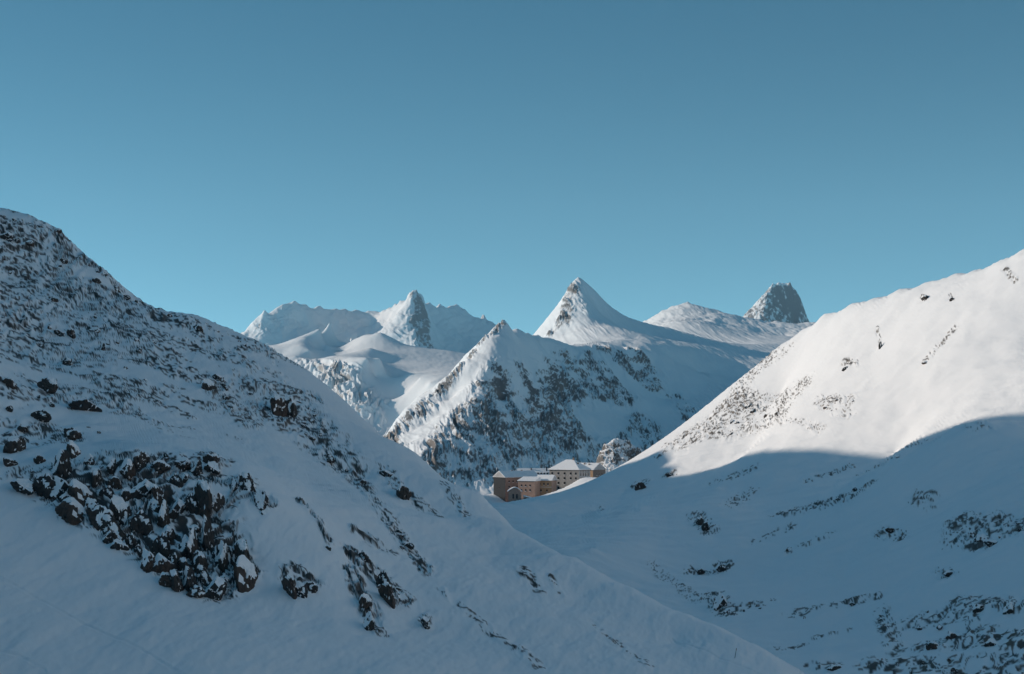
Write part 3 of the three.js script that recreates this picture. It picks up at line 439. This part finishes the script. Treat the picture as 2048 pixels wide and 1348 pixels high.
function house(name, label, category, [px, py, D], turn) { const g = new THREE.Group(); g.name = name; g.position.set(...at(px, py, D)); g.rotation.y = turn; g.userData = { label, category, group: 'stone buildings on the pass' }; scene.add(g); return g; }
// pitched body along x with its gables on the x ends; roof slab with thickness and overhang
function gabled(g, x0, x1, z0, z1, eave, rise, wallMat, gableMat, thick = 0.7, over = 0.7) {
  const zm = (z0 + z1) / 2, top = eave + rise;
  solid('wall', g, wallMat, [[[x0, -9, z1], [x1, -9, z1], [x1, eave, z1], [x0, eave, z1]]]); solid('wall', g, wallMat, [[[x1, -9, z0], [x0, -9, z0], [x0, eave, z0], [x1, eave, z0]]]);
  solid('gable', g, gableMat, [[[x0, -9, z0], [x0, -9, z1], [x0, eave, z1], [x0, top, zm], [x0, eave, z0]]]);
  solid('gable', g, gableMat, [[[x1, -9, z1], [x1, -9, z0], [x1, eave, z0], [x1, top, zm], [x1, eave, z1]]]);
  const k = rise / (z1 - zm), a = x0 - over, b = x1 + over, zf = z1 + over, zb = z0 - over, e = eave - k * over, u = e + 0.05, t = thick;
  const under = solid('eave', g, EAVE, [[[a, u, zf], [b, u, zf], [b, u + 0.25, zf], [a, u + 0.25, zf]], [[a, u, zf], [a, top + 0.05, zm], [b, top + 0.05, zm], [b, u, zf]], [[a, u, zb], [b, u, zb], [b, top + 0.05, zm], [a, top + 0.05, zm]]]);
  const prof = [[e + 0.3, zf + 0.05], [e + t, zf - 0.1], [e + t + 0.12 + (top - e) * 0.5, (zf + zm) / 2], [top + t, zm + 0.25], [top + t, zm - 0.25], [e + t + 0.12 + (top - e) * 0.5, (zb + zm) / 2], [e + t, zb + 0.1], [e + 0.3, zb - 0.05]], faces = [];
  for (let i = 0; i + 1 < prof.length; i++) faces.push([[a, ...prof[i]], [b, ...prof[i]], [b, ...prof[i + 1]], [a, ...prof[i + 1]]]);
  faces.push([...prof.map((p) => [a, ...p]).reverse(), [a, top + 0.3, zm]], [...prof.map((p) => [b, ...p]), [b, top + 0.3, zm]]);
  return solid('roof', g, ROOFSNOW, faces);
}
function windowOn(g, face, u, y, w, h, trim = false) {          // on the front (z = 0) or the right side (x = 0); a framed, recessed dark pane
  const f = face === 'front', d = 0.12;
  const b = (nm, par, m, u0, u1, y0, y1, o0, o1) => (f ? box(nm, par, m, u0, u1, y0, y1, o0, o1) : box(nm, par, m, o0, o1, y0, y1, u0, u1));
  const fr = b('window', g, trim ? TRIM : EAVE, u - w / 2 - 0.22, u + w / 2 + 0.22, y - h / 2 - 0.22, y + h / 2 + 0.22, -0.2, d);
  b('pane', fr, GLASS, u - w / 2, u + w / 2, y - h / 2, y + h / 2, d - 0.1, d + 0.03);
  b('sill', fr, ROOFSNOW, u - w / 2 - 0.25, u + w / 2 + 0.25, y - h / 2 - 0.4, y - h / 2 - 0.1, 0, d + 0.25);
}
function chimney(roof, x, y, z, w = 1.2, h = 2.2) { const c = box('chimney', roof, BROWN, x - w / 2, x + w / 2, y - 1.5, y + h, z - w / 2, z + w / 2); return c; }

{ // main block: tall grey house with a hipped roof
  const g = house('hospice_tower', 'tall grey stone block with hipped snowy roof, largest of the buildings', 'building', [1158, 988, 1308], -0.52), w = 31, d = 23, h = 21.5;
  box('wall', g, STONE, -w, 0, -10, h, -d, 0);
  box('cornice', g, EAVE, -w - 0.7, 0.7, h + 0.01, h + 0.5, -d - 0.7, 0.7);
  const o = 1.0, y0 = h + 0.52, y1 = h + 1.1, yr = h + 10, xa = -w + 11.5, xb = -11.5, zm = -d / 2;
  const roof = solid('roof', g, ROOFSNOW, [[[-w - o, y0, o], [o, y0, o], [o, y1, o], [-w - o, y1, o]], [[o, y0, o], [o, y0, -d - o], [o, y1, -d - o], [o, y1, o]], [[-w - o, y0, -d - o], [-w - o, y0, o], [-w - o, y1, o], [-w - o, y1, -d - o]], [[o, y0, -d - o], [-w - o, y0, -d - o], [-w - o, y1, -d - o], [o, y1, -d - o]],
    [[-w - o, y1, o], [o, y1, o], [xb, yr, zm], [xa, yr, zm]], [[o, y1, o], [o, y1, -d - o], [xb, yr, zm]], [[-w - o, y1, -d - o], [-w - o, y1, o], [xa, yr, zm]], [[o, y1, -d - o], [-w - o, y1, -d - o], [xa, yr, zm], [xb, yr, zm]], [[-w - o, y0, -d - o], [o, y0, -d - o], [o, y0, o], [-w - o, y0, o]]]);
  chimney(roof, xb, yr, zm, 1.6, 1.8); chimney(roof, -6, h + 5.2, zm + 2, 1.3, 2.2); chimney(roof, -w + 6, h + 5, zm - 1, 1.2, 2);
  for (const u of [-28, -21.5, -15, -8.5, -3.2]) for (const [k, y] of [18.6, 14.2, 9.8, 5.2].entries()) if (u < -13 || k < 2) windowOn(g, 'front', u, y, 1.5, 1.9);
  for (const z of [-3.5, -8.5, -13.5, -18.5]) for (const y of [17.6, 12.6, 7.6]) windowOn(g, 'side', z, y, 2.1, 3.0, true);
  for (const z of [-0.7, -6, -11, -16, -22.3]) box('pilaster', g, TRIM, 0.003, 0.2, -4, h - 0.3, z - 0.45, z + 0.45);
}
{ // left house with the dark slate gable
  const g = house('gabled_house', 'long pink house whose dark slate gable end faces the left slope', 'building', [1011, 988, 1310], 0.6), L = 38, d = 20;
  const roof = gabled(g, 0, L, -d, 0, 15.2, 5.2, PINK, SLATE);
  chimney(roof, 14, 19.6, -d / 2, 1.3, 2); chimney(roof, 25, 19.6, -d / 2, 1.3, 2);
  for (const u of [4, 8.5, 13]) for (const y of [11.5, 6.5]) windowOn(g, 'front', u, y, 1.0, 1.4);
  const wz = box('window', g, EAVE, -0.12, 0.1, 4.6, 6.4, -11, -9.6); box('pane', wz, GLASS, -0.16, 0, 4.8, 6.2, -10.8, -9.8);
}
{ // front wing
  const g = house('front_wing', 'dull pink wing standing in front of the long house', 'building', [1036, 991, 1292], -0.42), L = 16.6, d = 13;
  box('wall', g, PINK, 0, L, -9, 13.2, -d, 0);
  const roof = solid('roof', g, ROOFSNOW, [...boxFaces(-0.6, L + 0.6, 13.21, 13.7, -d, 0.7).slice(0, 4), [[-0.6, 13.7, 0.7], [L + 0.6, 13.7, 0.7], [L + 0.2, 17, -d], [-0.2, 17, -d]], [[L + 0.6, 13.7, 0.7], [L + 0.6, 13.7, -d], [L + 0.2, 17, -d]], [[-0.6, 13.7, -d], [-0.6, 13.7, 0.7], [-0.2, 17, -d]], [[-0.2, 17, -d], [L + 0.2, 17, -d], [L + 0.6, 13.7, -d], [-0.6, 13.7, -d]], [[-0.6, 13.21, -d], [L + 0.6, 13.21, -d], [L + 0.6, 13.21, 0.7], [-0.6, 13.21, 0.7]]]);
  box('cornice', g, EAVE, -0.4, L + 0.4, 12.8, 13.2, 0.003, 0.5);
  for (const u of [3.5, 7.6, 12]) for (const y of [9.2, 5.0]) windowOn(g, 'front', u, y, 0.9, 1.5);
}
{ // ochre house
  const g = house('ochre_house', 'small ochre house squeezed between pink wing and tall grey block', 'building', [1072, 991, 1300], -0.42), L = 15.5, d = 12;
  const roof = gabled(g, 0, L, -d, 0, 14, 4.2, OCHRE, PINK);
  box('string_course', g, TRIM, -0.05, L, 7.6, 8.1, 0.003, 0.18); box('corner_stone', g, TRIM, -0.15, 0.7, -4, 13.4, 0.003, 0.2);
  for (const u of [4, 8, 12]) windowOn(g, 'front', u, 10.6, 0.9, 1.5);
  for (const u of [5, 11]) windowOn(g, 'front', u, 4.6, 1.1, 1.7);
}
{ // long house at the back with a row of dormers
  const g = house('dormer_house', 'long low house behind, its snowy roof lined with dark dormers', 'building', [1036, 988, 1362], 0.02), L = 34, d = 18;
  const roof = gabled(g, 0, L, -d, 0, 17.6, 6.2, STONE, STONE);
  for (let i = 0; i < 7; i++) { const x = 13.5 + i * 3.0, dm = box('dormer', roof, DARK, x - 0.75, x + 0.75, 18.6, 20.4, -3.2, -0.9); box('dormer_snow', dm, ROOFSNOW, x - 0.95, x + 0.95, 20.41, 20.8, -3.6, -0.7); }
  chimney(roof, 13, 23.4, -d / 2 + 2, 1.2, 1.6); const c = box('chimney', roof, DARK, 27.4, 28.5, 20, 26, -6, -4.9); chimney(roof, 31.5, 23.4, -d / 2 + 1, 1.2, 2);
}
{ // rear house, its roof in the sun
  const g = house('rear_house', 'brown stone house with brightly sunlit snowy roof behind the grey block', 'building', [1186, 972, 1375], -0.6), w = 30, d = 24;
  const roof = gabled(g, -w, 0, -d, 0, 15.5, 6, OCHRE, BROWN);
  chimney(roof, -9, 19.6, -8, 1.2, 2); chimney(roof, -15, 20, -9, 1.2, 2);
  for (const u of [-4, -9, -14]) windowOn(g, 'front', u, 12.6, 1.2, 1.6);
  for (const z of [-7, -12, -17]) windowOn(g, 'side', z, 11, 1.2, 1.6);
}
{ // porch-like chapel in front
  const g = house('small_chapel', 'small pink hut with rounded snowy roof in front of the pink houses', 'hut', [1030, 995, 1268], 0.05), hw = 5.6, d = 8, prof = [], n = 9;
  for (let i = 0; i <= n; i++) { const t = i / n * 2 - 1; prof.push([t * (hw + 1), 5.1 + 3.6 * (1 - Math.pow(Math.abs(t), 1.6))]); }
  const inn = prof.map(([x, y]) => [x * 0.86, y - 0.35]);
  solid('wall', g, PINK, [[[-hw * 0.95, -6, 0], [hw * 0.95, -6, 0], ...inn.slice().reverse().map(([x, y]) => [x, y, 0])], [[hw * 0.95, -6, 0], [hw * 0.95, -6, -d], [hw * 0.95, 4.9, -d], [hw * 0.95, 4.9, 0]], [[-hw * 0.95, -6, -d], [-hw * 0.95, -6, 0], [-hw * 0.95, 4.9, 0], [-hw * 0.95, 4.9, -d]], [[hw * 0.95, -6, -d], [-hw * 0.95, -6, -d], ...inn.map(([x, y]) => [x, y, -d])]]);
  const faces = [];
  for (let i = 0; i < n; i++) { const [a, b] = [prof[i], prof[i + 1]]; faces.push([[...a, 1], [...b, 1], [...b, -d - 0.8], [...a, -d - 0.8]].reverse(), [[a[0], a[1] + 0.7, 1], [b[0], b[1] + 0.7, 1], [b[0], b[1] + 0.7, -d - 0.8], [a[0], a[1] + 0.7, -d - 0.8]], [[...a, 1], [...b, 1], [b[0], b[1] + 0.7, 1], [a[0], a[1] + 0.7, 1]]); }
  solid('roof', g, ROOFSNOW, faces);
  for (const u of [-1.6, 1.7]) box('doorway', g, DARK, u - 0.7, u + 0.7, -1, 3.2, 0.003, 0.12);
}
{ // low lean-to half buried in the drift
  const g = house('buried_shed', 'low reddish shed half buried in snow at the front', 'shed', [1047, 1002, 1262], -0.25);
  solid('wall', g, PINK, [[[0, -5, 0], [8, -5, 0], [8, 2.2, 0], [0, 4.3, 0]], [[8, -5, 0], [8, -5, -5], [8, 2.2, -5], [8, 2.2, 0]], [[0, -5, -5], [0, -5, 0], [0, 4.3, 0], [0, 4.3, -5]], [[8, -5, -5], [0, -5, -5], [0, 4.3, -5], [8, 2.2, -5]]]);
  solid('roof', g, ROOFSNOW, [[[-0.3, 4.35, 0.3], [8.3, 2.25, 0.3], [8.3, 2.75, 0.3], [-0.3, 4.95, 0.3]], [[-0.3, 4.95, 0.3], [8.3, 2.75, 0.3], [8.3, 2.75, -5.3], [-0.3, 4.95, -5.3]], [[8.3, 2.25, 0.3], [8.3, 2.25, -5.3], [8.3, 2.75, -5.3], [8.3, 2.75, 0.3]], [[-0.3, 4.35, -5.3], [-0.3, 4.35, 0.3], [-0.3, 4.95, 0.3], [-0.3, 4.95, -5.3]]]);
  box('doorway', g, DARK, 0.8, 2.2, -1, 2.4, 0.003, 0.1);
}
{ // lone marker pole by the ski track
  const c = hit(leftBase, 1468, 1322, 300, 800), g = new THREE.Group(); g.name = 'marker_pole'; g.position.set(c[0], c[1] - 0.6, c[2]); g.rotation.z = -0.18; g.userData = { label: 'thin dark marker pole leaning out of the snow beside ski track', category: 'pole' }; scene.add(g);
  const p = new THREE.Mesh(new THREE.CylinderGeometry(0.07, 0.09, 4.6, 8), DARK); p.name = 'shaft'; p.position.y = 2.3; const cap = new THREE.Mesh(new THREE.CylinderGeometry(0.1, 0.1, 0.5, 8), plain('faded_paint', 0.25, 0.1, 0.06)); cap.name = 'top_band'; cap.position.y = 4.2; g.add(p, cap);
  for (const m of [p, cap]) m.castShadow = m.receiveShadow = true;
}

renderer.render(scene, camera);
